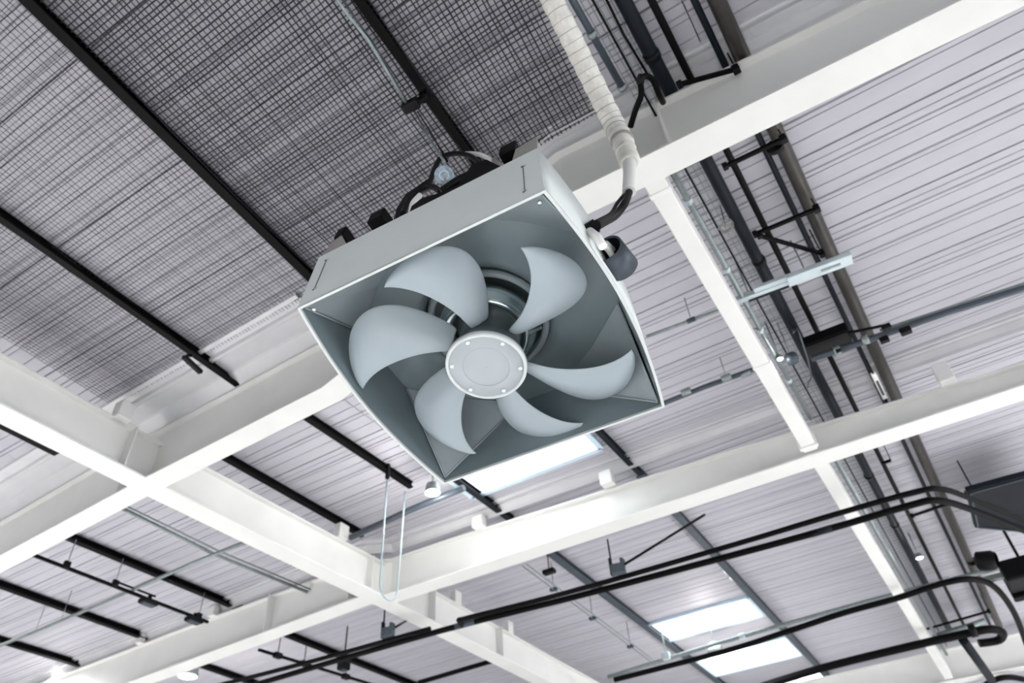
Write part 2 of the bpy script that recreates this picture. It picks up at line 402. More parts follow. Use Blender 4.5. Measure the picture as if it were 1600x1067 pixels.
strut((1440, 985), (1545, 955), 4.70, 'black strut near the lower right hose bend', .05)
strut((1378, 724), (1392, 719), 4.68, 'tiny black clip arm under the second beam on the slim pipe', .03, knob=False)
# pale trunking
a = at(1150, 470, 4.55); b = at(1330, 404, 4.55)
t = thing('cable_trunking', 'pale blue steel trunking box crossing the dark pipes in the right bay', 'trunking', a)
d = (b-a).normalized(); q = Vector((-d.y, d.x, 0))
MB().bar(a, b, .055, .05).build('channel', 'pale', t, bevel=.004)
MB().bar(a+d*.17-q*.03, b-d*.02-q*.03, .10, .035).build('cover', 'pale', t, bevel=.004)
MB().bar(a+d*.45-q*.045+Vector((0, 0, -.03)), b-d*.0-q*.045+Vector((0, 0, -.03)), .12, .05).build('end_housing', 'pale', t, bevel=.006)
MB().bar(a+d*.10+q*.03, b-d*.15+q*.03, .03, .05).build('backing_rail', 'navy', t)
MB().bar(b-d*.26-q*.045+Vector((0, 0, -.058)), b-d*.10-q*.045+Vector((0, 0, -.058)), .025, .006).build('latch', 'galv', t)
for s in (.12, .62):
    p = a+d*s; MB().tube([p, p+Vector((0, 0, .45))], .008, 6).build('hanger', 'galv', t)
# conduits running along the beam direction
t = pipe('crossing_conduit', [at(1010, 526, 4.7), at(1120, 486, 4.7), at(1152, 471, 4.7)], .017, 'galv', 'thin grey conduit leading from the fan to the pale trunking', 'conduit',
         extra=lambda t: (clamps(t, [(at(1080, 500, 4.7), (1, 0, 0))], .024, 'steelblue', .04), hanger(t, at(1080, 500, 4.7), 0)))
def exc(t):
    for px, py in ((1072, 612), (1135, 590), (1165, 583)): clamps(t, [(at(px, py, 4.72), (1, .02, 0))], .036, 'galv', .05)
    hanger(t, at(1135, 590, 4.72), 0)
t = pipe('crossing_conduit', [at(1020, 637, 4.72), at(1100, 605, 4.72), at(1195, 571, 4.72)], .026, 'steelblue', 'dark grey conduit from fan corner to the slim white beam', 'conduit', extra=exc)
def exd(t):
    for px, py, w_ in ((1415, 517, .06), (1385, 511, .05), (1382, 531, .05), (1310, 548, .03)):
        MB().box(at(px, py, 4.44), (w_*1.6, w_, w_)).build('clip', 'plast', t, bevel=.006)
    clamps(t, [(at(1308, 547, 4.5), (1, .03, 0)), (at(1352, 531, 4.5), (1, .03, 0))], .045, 'galv', .03)
t = pipe('crossing_conduit', [at(1268, 561, 4.5), at(1380, 523, 4.5), at(1480, 488, 4.5), at(1950, 342, 4.5)], .031, 'steelblue', 'long grey conduit under the brown pipe reaching the right picture edge', 'conduit', extra=exd)
t = pipe('crossing_conduit', [at(1375, 516, 4.56), at(1480, 482, 4.56), at(1950, 330, 4.56)], .014, 'galv', 'thin bright conduit along the top of the long grey conduit', 'conduit')
t = pipe('crossing_conduit', [at(548, 840, 4.7), at(640, 797, 4.7), at(725, 762, 4.7)], .04, 'steelblue', 'dark grey conduit behind the wire loop and lamp', 'conduit')
# black box by the conduit
p = at(1290, 532, 4.66); t = thing('junction_box', 'black junction box hanging over the dark pipes beside the grey conduit', 'box', p)
Q = Matrix.Rotation(math.radians(2), 3, 'Z')
MB().box(p, (.44, .22, .10), Q).build('body', 'black', t, bevel=.01)
MB().box(p+Vector((0, 0, -.055)), (.40, .18, .012), Q).build('lid', 'plast', t, bevel=.004)
MB().bar(at(1325, 520, 4.6), at(1385, 508, 4.6), .02, .02).build('arm', 'black', t)
# small lamp with grey body
def spot(px, py, z, r, lab, e=1.0, dirv=(0, 0, -1), body=True, power=0, rim='galv'):
    p = at(px, py, z); t = thing('spotlight', lab, 'lamp', p)
    d = Vector(dirv).normalized()
    MB().lathe([(r*.35, -r*1.6), (r*.9, -r*1.3), (r*1.08, -r*.2), (r*1.1, 0), (r*.95, 0), (r*.9, -r*.15)], 24, p, d).build('housing', rim, t)
    MB().lathe([(0.001, r*.16), (r*.5, r*.12), (r*.85, r*.02), (r*.93, -r*.08)], 24, p, d).build('lamp_glass', 'lamp', t)
    MB().tube([p-d*r*1.5, p-d*r*1.5+Vector((0, 0, max(.05, CZ-z-r*1.5+.0)))], .010, 8).build('stem', 'galv', t)
    if power:
        l = bpy.data.lights.new('lamp_light', 'POINT'); l.energy = power; l.shadow_soft_size = r*.7; l.color = (1, .98, .94)
        o = bpy.data.objects.new('lamp_light', l); C.objects.link(o); o.location = p+d*(r*1.2)+Vector((0, 0, EYE))
    return t
spot(676, 770, 4.55, .085, 'bright round lamp hanging just below the lowest fan corner', power=35)
spot(293, 1057, 4.45, .15, 'bright round lamp at the bottom edge left of centre', power=50)
spot(1119, 1021, 4.5, .13, 'round white lamp on the lower grey conduit before the skylight', power=50)
spot(1437, 872, 4.6, .05, 'small bright lamp between wire tray and dark pipe lower right', power=3)
spot(1219, 561, 4.5, .028, 'tiny bright lamp beside the slim white beam', power=1)
p = at(1238, 562, 4.5); t = thing('round_sensor', 'grey round sensor next to the tiny bright lamp', 'sensor', p)
MB().lathe([(.001, -.03), (.05, -.03), (.06, .0), (.06, .05), (.03, .06), (.001, .06)], 20, p).build('body', 'steelblue', t)
MB().tube([p+Vector((0, 0, .05)), p+Vector((0, 0, .49))], .008, 6).build('stem', 'galv', t)
t = pipe('droop_cable', [at(1238, 512, 4.99), at(1240, 520, 4.5), at(1246, 512, 4.5), at(1252, 530, 4.45), at(1262, 560, 4.4), at(1268, 590, 4.38), at(1263, 597, 4.38), at(1262, 606, 4.38)], .008, 'steelblue', 'short grey cable drooping beside the tiny lamp', 'cable')
p = at(1135, 357, 4.55); t = thing('cable_coil', 'small coil of black wire hanging under the wire tray', 'coil', p)
for k in range(4):
    rr = .035+.006*k; MB().tube([p+Vector((rr*math.cos(a)*1.2, rr*math.sin(a), .02*math.sin(a*2+k)+.01*k)) for a in [i*math.pi/6 for i in range(13)]], .004, 5).build('loop', 'grey', t)
MB().tube([p+Vector((0, 0, .03)), p+Vector((.02, .02, .3))], .004, 5).build('tie', 'black', t)
a = at(1364, 583, 4.6); b = at(1383, 622, 4.6)
t = thing('turnbuckle', 'pale turnbuckle fitting beside the brown pipe above the second beam', 'fitting', a)
MB().bar(a, b, .05, .03).build('frame', 'white', t, bevel=.008)
MB().bar(a+(b-a)*.25, a+(b-a)*.8, .022, .05).build('slot', 'steelblue', t)
MB().tube([a+(a-b)*.5, a], .008, 6).build('hook', 'black', t); MB().tube([b, b+(b-a)*.45], .012, 6).build('rod', 'black', t)

# lower-left bay conduits, rail and fixtures
t = pipe('crossing_conduit', [at(-30, 1020, 4.55), at(60, 985, 4.55), at(200, 925, 4.55), at(300, 880, 4.55), at(385, 846, 4.55)], .024, 'galv', 'light grey conduit crossing the lower left bay under the purlins', 'conduit',
         extra=lambda t: [hanger(t, at(px, py, 4.55), 0) for px, py in ((55, 987), (95, 970))])
t = pipe('crossing_conduit', [at(192, 795, 4.65), at(335, 866, 4.65), at(498, 932, 4.65)], .022, 'galv', 'double grey conduit crossing over under the white cross beam in the lower left bay', 'conduit',
         extra=lambda t: MB().tube([at(196, 790, 4.67), at(340, 860, 4.67), at(502, 928, 4.67)], .012, 8).build('second_tube', 'galv', t))
t = thing('track_rail', 'thin black lighting rail hung under the roof in the lower left bay', 'rail', at(180, 915, 4.5))
MB().bar(at(52, 867, 4.5), at(325, 972, 4.5), .035, .035).build('rail', 'black', t)
for px, py in ((103, 886), (179, 915), (310, 966)):
    p = at(px, py, 4.5); MB().tube([p, p+Vector((0, 0, .38))], .007, 6).build('hanger', 'galv', t)
    MB().box(p+Vector((0, 0, .03)), (.05, .08, .09)).build('clip', 'plast', t, bevel=.006)
MB().bar(at(185, 910, 4.56), at(243, 932, 4.56), .02, .02).build('upper_rail', 'black', t)
for px, py, lab in ((232, 941, 'black track spotlight in the middle of the lower left rail'), (303, 969, 'black track spotlight at the right end of the lower left rail')):
    p = at(px, py, 4.42); t = thing('track_spotlight', lab, 'lamp', p)
    MB().box(p, (.14, .24, .06)).build('body', 'plast', t, bevel=.015); MB().box(p+Vector((0, 0, .06)), (.04, .04, .08)).build('stem', 'black', t)
    MB().box(p+Vector((0, 0, -.033)), (.10, .18, .01)).build('lens', 'steelblue', t)
# small driver box beside purlin (left centre)
p = at(298, 569, 4.74); t = thing('driver_box', 'small black box clipped beside the purlin left of the fan', 'box', p)
MB().bar(at(287, 557, 4.74), at(314, 582, 4.74), .05, .04).build('body', 'plast', t, bevel=.008); MB().bar(at(291, 555, 4.80), at(300, 556, 4.82), .02, .02).build('clip', 'black', t)
# upper conduit by the central purlin with black connector
t = thing('upper_conduit', 'thin grey conduit running to the black connector at the top centre', 'conduit', at(600, 110, 4.72))
MB().tube([at(505, -30, 4.72), at(545, 25, 4.72), at(575, 62, 4.72), at(605, 112, 4.70), at(634, 160, 4.70)], .011, 8).build('tube', 'galv', t)
MB().tube([at(515, -30, 4.74), at(552, 25, 4.74), at(581, 62, 4.74), at(609, 112, 4.72), at(637, 160, 4.72)], .006, 6).build('tube', 'steelblue', t)
t = thing('connector_block', 'black connector clamped to the central purlin at the top', 'connector', at(645, 165, 4.7))
MB().bar(at(630, 171, 4.70), at(654, 159, 4.70), .075, .06).build('body', 'plast', t, bevel=.01)
MB().bar(at(652, 160, 4.72), at(668, 148, 4.76), .035, .05).build('neck', 'black', t, bevel=.006)
MB().box(at(664, 150, 4.77), (.07, .06, .08)).build('purlin_clamp', 'black', t, bevel=.008)
t = thing('twin_cable', 'pair of thin cables from the black connector to the back of the fan', 'cable', at(665, 200, 4.0))
MB().tube([at(648, 174, 4.68), at(664, 205, 4.2), at(682, 235, 3.3), at(694, 252, 2.75)], .006, 6).build('cable', 'galv', t)
MB().tube([at(652, 174, 4.68), at(672, 205, 4.2), at(688, 233, 3.3), at(699, 252, 2.75)], .005, 6).build('cable', 'black', t)

# ------------------------------------------------------------------ white insulated duct
path = [(742, -260, 4.93), (806, -130, 4.6), (838, -50, 4.35), (862, 0, 4.25), (885, 45, 4.15), (905, 85, 4.08), (925, 125, 4.0), (945, 165, 3.9), (960, 196, 3.8), (972, 220, 3.65), (980, 243, 3.5), (984, 265, 3.3), (983, 300, 3.1)]
P = [at(*p) for p in path]
def smooth(P, n=6):
    out = []
    for i in range(len(P)-1):
        p0 = P[max(i-1, 0)]; p1 = P[i]; p2 = P[i+1]; p3 = P[min(i+2, len(P)-1)]
        for k in range(n):
            t = k/n; out.append(.5*((2*p1)+(p2-p0)*t+(2*p0-5*p1+4*p2-p3)*t*t+(3*p1-p0-3*p2+p3)*t**3))
    out.append(P[-1]); return out
S = smooth(P, 8)
t = thing('insulated_duct', 'white taped cable duct coming down to the fan from the top', 'duct', P[7])
i1 = 9*8
rs = [.063+.002*math.sin(i*1.3) for i in range(i1+1)]
MB().tube(S[:i1+1], .058, 20, rs=rs).build('duct_sleeve', 'duct', t)
for i in range(3, i1-2, 3):
    d = (S[i+1]-S[i-1]).normalized(); MB().tube([S[i]-d*.0012, S[i]+d*.0012], .0655, 20).build('tape_ring', 'grey', t)
rs = [.060+(.006 if i % 3 == 0 else -.003) - .0007*i for i in range(15)]
MB().tube(S[i1-1:i1+14], .05, 18, rs=rs).build('wrinkled_elbow', 'duct', t)
MB().tube(S[i1+12:], .036, 18).build('end_sleeve', 'white', t)
for i in range(i1+2, i1+12, 2):
    d = (S[i+1]-S[i-1]).normalized(); MB().tube([S[i]-d*.004, S[i]+d*.004], .0625-.0007*(i-i1), 18).build('wrinkle', 'duct', t)
d = (S[i1]-S[i1-2]).normalized(); MB().tube([S[i1]-d*.006, S[i1]+d*.006], .0675, 20).build('black_tie', 'grey', t)
p = at(992, 246, 3.75); MB().box(p, (.05, .05, .07)).build('wall_clip', 'white', t, bevel=.01)
t = pipe('black_hose', smooth([at(985, 198, 4.5), at(993, 172, 4.5), at(1002, 148, 4.5), at(1001, 128, 4.55), at(1008, 119, 4.6), at(1020, 125, 4.62), at(1030, 148, 4.62), at(1036, 160, 4.7)]), .021, 'black', 'black hose looping over the near beam beside the duct', 'hose',
         extra=lambda t: clamps(t, [(at(1001, 124, 4.55), (1, 1, 0))], .036, 'plast', .018))
t = pipe('service_wire', [at(938, -20, 4.8), at(975, 55, 4.8), at(1013, 118, 4.8)], .009, 'black', 'thin black wire between grey conduit and dark pipe at the top', 'wire')

# ------------------------------------------------------------------ the fan (local frame: opening in z=0, box rises to +z)
FR = Matrix(((.998, -.058, -.010), (.058, .973, .225), (-.004, -.225, .974)))
c0 = FR.col[0].normalized(); c2 = (FR.col[2]-FR.col[2].dot(c0)*c0).normalized(); c1 = c2.cross(c0)
FR = Matrix((c0, c1, c2)).transposed(); FC = Vector((-1.085, 1.744, 1.815))
fan = thing('ventilation_fan', 'large grey box fan with six curved blades hanging below the roof', 'fan', FC)
fan.matrix_world = Matrix.Translation(FC+Vector((0, 0, EYE))) @ FR.to_4x4()
def fl_(px, py, ax, v):       # fan-local point on a local plane seen at a pixel
    d = FR.transposed() @ (R.transposed() @ Vector((px-800, py-533.5, FPX))); o = FR.transposed() @ (-FC)
    return o+d*((v-o[ax])/d[ax])
def fw(p): return FR @ Vector(p)+FC
def part(mb, name, m, parent=None, **kw):
    o = mb.build(name, m, None, local=True, **kw); o.location = (0, 0, 0); o.parent = parent or fan; return o
H = .40; SH = -.10     # box height and slight lean of the back
def bulge(y): return .056*math.cos(math.pi*max(-1, min(1, y/.5))/2)**.9 if abs(y) < .5 else 0
def sidex(sgn, y): return sgn*(.498+bulge(y+.03*0))
N = 20; ys = [-.5+i/N for i in range(N+1)]
def xwall(sgn, off=0, z0=0, z1=H, name='side_panel', m='case', solid=.006, parent=None):
    mb = MB(); vs = []
    for y in ys:
        for z in (z0, z1): vs.append((sidex(sgn, y)-sgn*off+SH*z, y, z))
    mb.add(vs, [(2*i, 2*i+1, 2*i+3, 2*i+2) for i in range(N)], True); return part(mb, name, m, parent, solid=solid)
xwall(-1); xwall(1)
for y, nm in ((-.5, 'front_panel'), (.5, 'rear_panel')):
    mb = MB(); mb.add([(-.5, y, 0), (.5, y, 0), (.5+SH*H, y, H), (-.5+SH*H, y, H)], [(0, 1, 2, 3)])
    pn = part(mb, nm, 'case', solid=.006)
    if y < 0:
        for px0, py0, px1, py1 in ((817, 260, 820, 299), (510, 406, 491, 452)):    # stitched seam lines with end screws
            a = fl_(px0, py0, 1, y-.0045); b = fl_(px1, py1, 1, y-.0045)
            part(MB().bar(a, b, .0025, .0025, (0, 1, 0)), 'seam', 'hub', pn)
            for e in (a, b): part(MB().box(e, (.016, .004, .003)), 'seam_end', 'hub', pn); part(MB().lathe([(.001, .004), (.004, .003), (.005, 0)], 10, e+Vector((.008, 0, -.004)), (0, -1, 0)), 'rivet', 'chrome', pn)
# bright folded lip round the opening
loop = [Vector((sidex(1, y), y, 0)) for y in ys]+[Vector((sidex(-1, y), y, 0)) for y in ys[::-1]]
mb = MB(); n = len(loop); vs = []
for p in loop:
    q = Vector((p.x*(1-.006/.5), p.y*(1-.006/.5), 0)); o_ = Vector((p.x*1.006, p.y*1.006, 0))
    vs += [o_+Vector((0, 0, -.004)), q+Vector((0, 0, -.004)), q+Vector((0, 0, .008)), o_+Vector((0, 0, .008))]
fs = []
for i in range(n):
    j = (i+1) % n
    for k in range(4): fs.append((4*i+k, 4*i+(k+1) % 4, 4*j+(k+1) % 4, 4*j+k))
mb.add(vs, fs); part(mb, 'opening_lip', 'lip')
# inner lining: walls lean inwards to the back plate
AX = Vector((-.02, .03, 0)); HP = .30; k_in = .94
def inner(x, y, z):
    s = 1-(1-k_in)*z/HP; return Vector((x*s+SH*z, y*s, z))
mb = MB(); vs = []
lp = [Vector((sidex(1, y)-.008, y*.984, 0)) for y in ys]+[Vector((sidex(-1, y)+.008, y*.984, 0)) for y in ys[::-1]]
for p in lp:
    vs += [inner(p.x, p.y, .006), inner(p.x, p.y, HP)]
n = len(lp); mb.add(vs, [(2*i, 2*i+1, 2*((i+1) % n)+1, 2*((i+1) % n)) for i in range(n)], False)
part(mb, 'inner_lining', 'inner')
# back plate with a round throat
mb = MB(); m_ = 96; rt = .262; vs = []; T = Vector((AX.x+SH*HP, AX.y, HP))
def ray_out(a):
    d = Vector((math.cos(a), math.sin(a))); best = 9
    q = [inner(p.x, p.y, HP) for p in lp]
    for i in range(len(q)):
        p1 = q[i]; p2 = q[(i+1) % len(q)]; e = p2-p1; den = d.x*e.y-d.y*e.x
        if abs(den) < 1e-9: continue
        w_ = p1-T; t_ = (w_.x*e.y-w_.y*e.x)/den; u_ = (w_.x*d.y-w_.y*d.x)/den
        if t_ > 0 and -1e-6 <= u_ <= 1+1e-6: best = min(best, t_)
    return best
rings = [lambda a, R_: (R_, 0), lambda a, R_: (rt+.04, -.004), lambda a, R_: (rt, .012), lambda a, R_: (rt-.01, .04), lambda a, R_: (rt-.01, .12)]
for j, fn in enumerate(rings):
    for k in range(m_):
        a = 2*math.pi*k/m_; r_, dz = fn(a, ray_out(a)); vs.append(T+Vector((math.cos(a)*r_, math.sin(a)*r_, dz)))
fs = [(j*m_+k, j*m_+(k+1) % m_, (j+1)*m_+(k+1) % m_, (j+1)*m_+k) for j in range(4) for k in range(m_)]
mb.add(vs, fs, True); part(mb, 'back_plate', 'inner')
# corner panels (folded gussets) with a bright crease bead
for sx in (-1, 1):
    for sy in (-1, 1):
        c_ = inner(sx*.485, sy*.485, .02); 
        a_ = inner(sx*.49, sy*.18, HP-.005); a_.x = (sidex(sx, sy*.18)-sx*.012)*k_in+SH*HP
        b_ = inner(sx*.10, sy*.488, HP-.005); m2 = inner(sx*.34, sy*.34, HP-.006)
        mb = MB(); mb.add([c_, a_, m2, b_], [(0, 1, 2), (0, 2, 3)]); g = part(mb, 'corner_panel', 'inner2')
        for e in (a_, b_):
            mid = c_*.5+e*.5; n_ = Vector((0, 0, -.004)); part(MB().tube([c_+n_, mid+n_, e+n_], .0045, 6), 'crease', 'inner2', g)
        if sy < 0: part(MB().lathe([(.001, -.008), (.008, -.006), (.009, 0)], 12, c_+Vector((-sx*.02, -sy*.02, 0))), 'corner_screw', 'chrome', g)
# hub
def ax_pt(z): return Vector((AX.x, AX.y, z))
core = part(MB().lathe([(.146, .018), (.142, .05), (.128, .075), (.120, .12), (.120, .22), (.135, .24), (.135, .30)], 48, ax_pt(0)), 'hub_core', 'hub')
cap = part(MB().lathe([(.001, -.006), (.139, -.006), (.1405, -.003)], 56, ax_pt(0)), 'hub_cap', 'cap')
part(MB().lathe([(.1405, -.004), (.1425, -.010), (.150, -.011), (.154, -.004), (.154, .014), (.146, .02)], 56, ax_pt(0)), 'hub_rim', 'lip')
part(MB().lathe([(.088, -.0065), (.0888, -.0078), (.0900, -.0078), (.0908, -.0065)], 56, ax_pt(0)), 'cap_ring', 'cap', cap)
for k in range(6):
    a = math.radians(28+60*k); p = ax_pt(-.006)+Vector((math.cos(a)*.128, math.sin(a)*.128, 0))
    s = part(MB().lathe([(.001, -.002), (.0055, -.005), (.0085, -.003), (.009, 0)], 12, p), 'cap_screw', 'chrome', cap)
# motor rings behind the blades
part(MB().lathe([(.17, .31), (.192, .29), (.198, .26), (.190, .235), (.178, .22), (.174, .205), (.158, .200), (.150, .215), (.140, .22), (.140, .30)], 56, ax_pt(0)+Vector((-.02, 0, 0))), 'motor_ring', 'chrome')
part(MB().lathe([(.225, .33), (.245, .32), (.252, .30), (.246, .285), (.232, .283), (.225, .29)], 56, ax_pt(0)+Vector((-.02, 0, 0))), 'throat_ring', 'inner2')
part(MB().lathe([(.001, .37), (.26, .37)], 40, ax_pt(0)+Vector((-.02, 0, 0))), 'motor_plate', 'hub')
for a in (-100, -10, 20, 200):
    a = math.radians(a); p = ax_pt(.2)+Vector((math.cos(a)*.15, math.sin(a)*.15, 0)); part(MB().bar(p, p+Vector((math.cos(a)*.05, math.sin(a)*.05, .03)), .014, .02), 'motor_bracket', 'chrome')
# blades: outline in polar form (radius, degrees past the tip, height)
lead = [(.125, 50, .14), (.20, 49.5, .15), (.28, 48, .15), (.36, 45, .145), (.43, 40, .13), (.475, 32, .112), (.494, 23, .095), (.496, 14, .075), (.490, 6, .055), (.480, 1.5, .045)]
trail = [(.125, 20, .085), (.19, 20, .072), (.25, 17.5, .062), (.31, 14, .054), (.365, 10.5, .048), (.41, 7.0, .044), (.44, 4.2, .042), (.46, 2.0, .042), (.472, .6, .042), (.476, 0, .043)]
def blade_mesh():
    mb = MB(); nn = 8; vs = []
    for (r0, a0, z0), (r1, a1, z1) in zip(lead, trail):
        for j in range(nn+1):
            t = j/nn; r = r0+(r1-r0)*t; a = math.radians(a0+(a1-a0)*t); z = z1+(z0-z1)*(1-t)**1.7 - .022*math.sin(math.pi*t)*min(1, (a0-a1)/25)*min(1, r/.3)
            vs.append((r*math.cos(a), r*math.sin(a), z))
    m = len(lead)
    mb.add(vs, [(i*(nn+1)+j, i*(nn+1)+j+1, (i+1)*(nn+1)+j+1, (i+1)*(nn+1)+j) for i in range(m-1) for j in range(nn)], True)
    return mb
b0 = None
for ph, kk in ((-111, 1.0), (-47, 1.05), (21, 1.14), (67, 1.02), (125, 1.05), (190, 1.10)):
    if b0 is None:
        b0 = part(blade_mesh(), 'blade', 'blade'); 
        s = b0.modifiers.new('solid', 'SOLIDIFY'); s.thickness = .006; s.offset = 0
        s = b0.modifiers.new('subd', 'SUBSURF'); s.levels = 2; s.render_levels = 2
        o = b0
    else:
        o = b0.copy(); C.objects.link(o)
    o.parent = fan; o.location = AX; o.rotation_euler = (0, 0, math.radians(ph)); o.scale = (kk, kk, 1)
# things on the back of the casing
def zb(x, y, z): return Vector((x, y, z))
for px, py, s, w2 in ((597, 350, .085, .08), (541, 376, .045, .05), (801, 246, .085, .075)):
    p = fl_(px, py, 1, -.40); part(MB().box(p, (w2, .10, .085)), 'mounting_bracket', 'black', bevel=.006)
for q_ in ([(-.548, .395), (-.417, .395), (-.417, .424), (-.482, .560), (-.528, .535)], [(.345, .395), (.452, .395), (.448, .56), (.356, .535)]):
    n_ = len(q_); mb = MB(); mb.add([(x_, -.492, z_) for x_, z_ in q_]+[(x_, -.485, z_) for x_, z_ in q_], [tuple(range(n_)), tuple(range(2*n_-1, n_-1, -1))]+[(i, i+n_, (i+1) % n_+n_, (i+1) % n_) for i in range(n_)])
    part(mb, 'corner_bracket', 'grey')
mb = MB(); mb.add([(-.5+SH*H, -.5, H), (.5+SH*H, -.5, H), (.5+SH*H, .5, H), (-.5+SH*H, .5, H)], [(0, 1, 2, 3)]); part(mb, 'top_plate', 'grey', solid=.004)
mot = part(MB().lathe([(.27, H), (.27, H+.13), (.245, H+.17), (.20, H+.185), (.001, H+.19)], 40, Vector((-.03, -.19, 0))), 'motor', 'black')
part(MB().box((.14, -.30, H+.11), (.28, .10, .19)), 'terminal_box', 'plast', mot, bevel=.012)
part(MB().box((-.20, -.32, H+.06), (.17, .10, .14)), 'terminal_box', 'plast', mot, bevel=.015)
ol = [fl_(px, py, 1, -.485) for px, py in ((636, 345), (643, 322), (660, 309), (692, 300), (716, 288), (738, 256), (760, 249), (786, 262), (796, 272))]
ol = [ol[0]+Vector((0, 0, -.05))]+ol+[ol[-1]+Vector((0, 0, -.05))]; nn_ = len(ol)
mb = MB(); mb.add(ol+[p_+Vector((0, .10, 0)) for p_ in ol], [tuple(range(nn_)), tuple(range(2*nn_-1, nn_-1, -1))]+[(i, i+nn_, (i+1) % nn_+nn_, (i+1) % nn_) for i in range(nn_)])
part(mb, 'motor_shroud', 'black')
def fcab(pts, r, name, m): return part(MB().tube(smooth([fl_(px, py, 1, yy) for px, py, yy in pts], 5), r, 10), name, m, mot)
fcab([(622, 345, -.42), (625, 325, -.42), (645, 305, -.4), (668, 290, -.4), (680, 262, -.4), (690, 246, -.4), (712, 240, -.38), (735, 244, -.36), (752, 258, -.36)], .013, 'black_cable', 'plast')
fcab([(630, 335, -.44), (640, 312, -.44), (660, 296, -.42), (675, 292, -.42), (690, 300, -.42)], .014, 'black_cable', 'plast')
fcab([(618, 342, -.38), (632, 310, -.38), (655, 292, -.38), (672, 280, -.38)], .008, 'black_cable', 'plast')
fcab([(642, 334, -.45), (645, 318, -.45), (656, 305, -.44)], .012, 'white_cable', 'white')
fcab([(728, 240, -.35), (748, 241, -.36), (765, 249, -.38), (778, 262, -.42)], .011, 'white_cable', 'white')
fcab([(772, 250, -.42), (780, 258, -.42), (786, 266, -.44)], .012, 'white_cable', 'grey')
fcab([(690, 300, -.44), (720, 280, -.44), (750, 268, -.44)], .02, 'black_cable', 'plast')
p = fl_(694, 274, 1, -.46); v = (FR.transposed() @ (-(fw(p)))).normalized()
ln = part(MB().lathe([(.001, .006), (.03, .005), (.040, 0), (.043, -.006), (.041, -.02), (.03, -.03)], 28, p, v), 'round_lens', 'glass')
part(MB().lathe([(.016, .008), (.019, .010), (.022, .008)], 20, p, v), 'lens_ring', 'pale', ln)
part(MB().tube([p-v*.02, fl_(700, 300, 1, -.42)], .006, 6), 'lens_stem', 'grey', ln)
# drum on the right side
FD = fl_(962, 404, 0, .575)
wv = (-fw(FD)).normalized()*.62+R.transposed() @ Vector((-.50, -.62, 0))
dax = (FR.transposed() @ wv).normalized()
o = part(MB().lathe([(.050, .055), (.055, .058), (.056, -.055), (.001, -.055)], 36, FD, dax), 'drum_shell', 'steelblue', solid=.004)
part(MB().lathe([(.001, .0), (.050, .0)], 24, FD, dax), 'drum_core', 'black', o)
part(MB().tube(smooth([FD+dax*.03+Vector((-.02, -.05, 0)), FD+dax*.05, FD+dax*.03+Vector((.0, .05, -.01))]), .012, 8), 'white_lead', 'white', o)
part(MB().tube([FD+dax*.05+Vector((0, -.02, .02)), FD+dax*.045+Vector((0.01, .02, .03))], .009, 8), 'white_lead', 'white', o)
# plug and cables from the duct
plug = part(MB().tube([fl_(916, 362, 0, .52), fl_(932, 352, 0, .56)], .026, 14), 'plug', 'plast')
part(MB().tube([fl_(922, 362, 0, .54), fl_(934, 372, 0, .57), fl_(942, 385, 0, .58)], .016, 12), 'plug_boot', 'white', plug)
e0 = fw(fl_(930, 353, 0, .56))
t = thing('supply_cable', 'pair of black cables from duct end to the side of the fan', 'cable', P[-1])
S2 = smooth([P[-1], at(976, 318, 2.9), at(962, 336, 2.7), e0+(at(962, 336, 2.7)-e0)*.3, e0], 6)
MB().tube(S2, .019, 12, rs=[.019+.0012*(i%2) for i in range(len(S2))]).build('cable', 'black', t)
S3 = smooth([P[-1]+Vector((-.03, 0, 0)), at(964, 318, 2.9), at(955, 333, 2.7), e0+(at(955, 333, 2.7)-e0)*.3+Vector((0, 0, .01)), e0+Vector((0, 0, .012))], 6)
MB().tube(S3, .009, 10).build('cable', 'black', t)
# ------------------------------------------------------------------ wire loop
p = at(605, 750, 4.78); q = at(633, 768, 4.78)
def z_for(p, py):
    lo, hi = 2.0, 4.9
    for _ in range(40):
        m = (lo+hi)/2; v = R @ Vector((p.x, p.y, m)); yy = v.y/v.z*FPX+533.5
        if yy > py: lo = m
        else: hi = m
    return m
zl = z_for(p, 912)
t = thing('wire_loop', 'pale cable hanging in a long narrow loop before the beam crossing', 'cable', (p.x, p.y, zl))
w_ = (q-p); w_.z = 0
pts = [p, Vector((p.x, p.y, (p.z+zl)/2)), Vector((p.x, p.y, zl))]+[Vector((p.x, p.y, zl))+w_*(.5-.5*math.cos(a))*.85-Vector((0, 0, .13*math.sin(a))) for a in [math.pi*k/8 for k in range(1, 9)]]
pts += [Vector((p.x, p.y, zl+.5))+w_*.92, Vector((q.x, q.y, 4.78))]
MB().tube(pts, .010, 8).build('cable', 'cable', t)
MB().box((p.x, p.y, 4.90), (.04, .04, .21)).build('fixing', 'plast', t, bevel=.006)

# ------------------------------------------------------------------ black double pipes in front
ZP = 3.9
def bend(pts, n=5): return smooth([at(*p) for p in pts], n)
t = pipe('black_pipe', bend([(320, 1076, ZP), (480, 1035, ZP), (672, 982, ZP)]), .030, 'black', 'upper left length of the black pipe pair ending under the white cross beam', 'pipe')
t = pipe('black_pipe', bend([(350, 1084, ZP), (560, 1022, ZP), (720, 977, ZP), (900, 932, ZP), (1150, 866, ZP), (1300, 825, ZP), (1420, 790, ZP), (1465, 782, ZP), (1520, 797, ZP), (1640, 845, ZP), (1850, 930, ZP)]), .038, 'black', 'lower and longest pipe of the black pair sweeping across the bottom', 'pipe',
         extra=lambda t: [MB().tube([at(*a), at(*b)], .040, 12).build('sleeve', m, t) for a, b, m in (((712, 979, ZP), (742, 971, ZP), 'steelblue'), ((1265, 835, ZP), (1300, 825, ZP), 'navy'))])
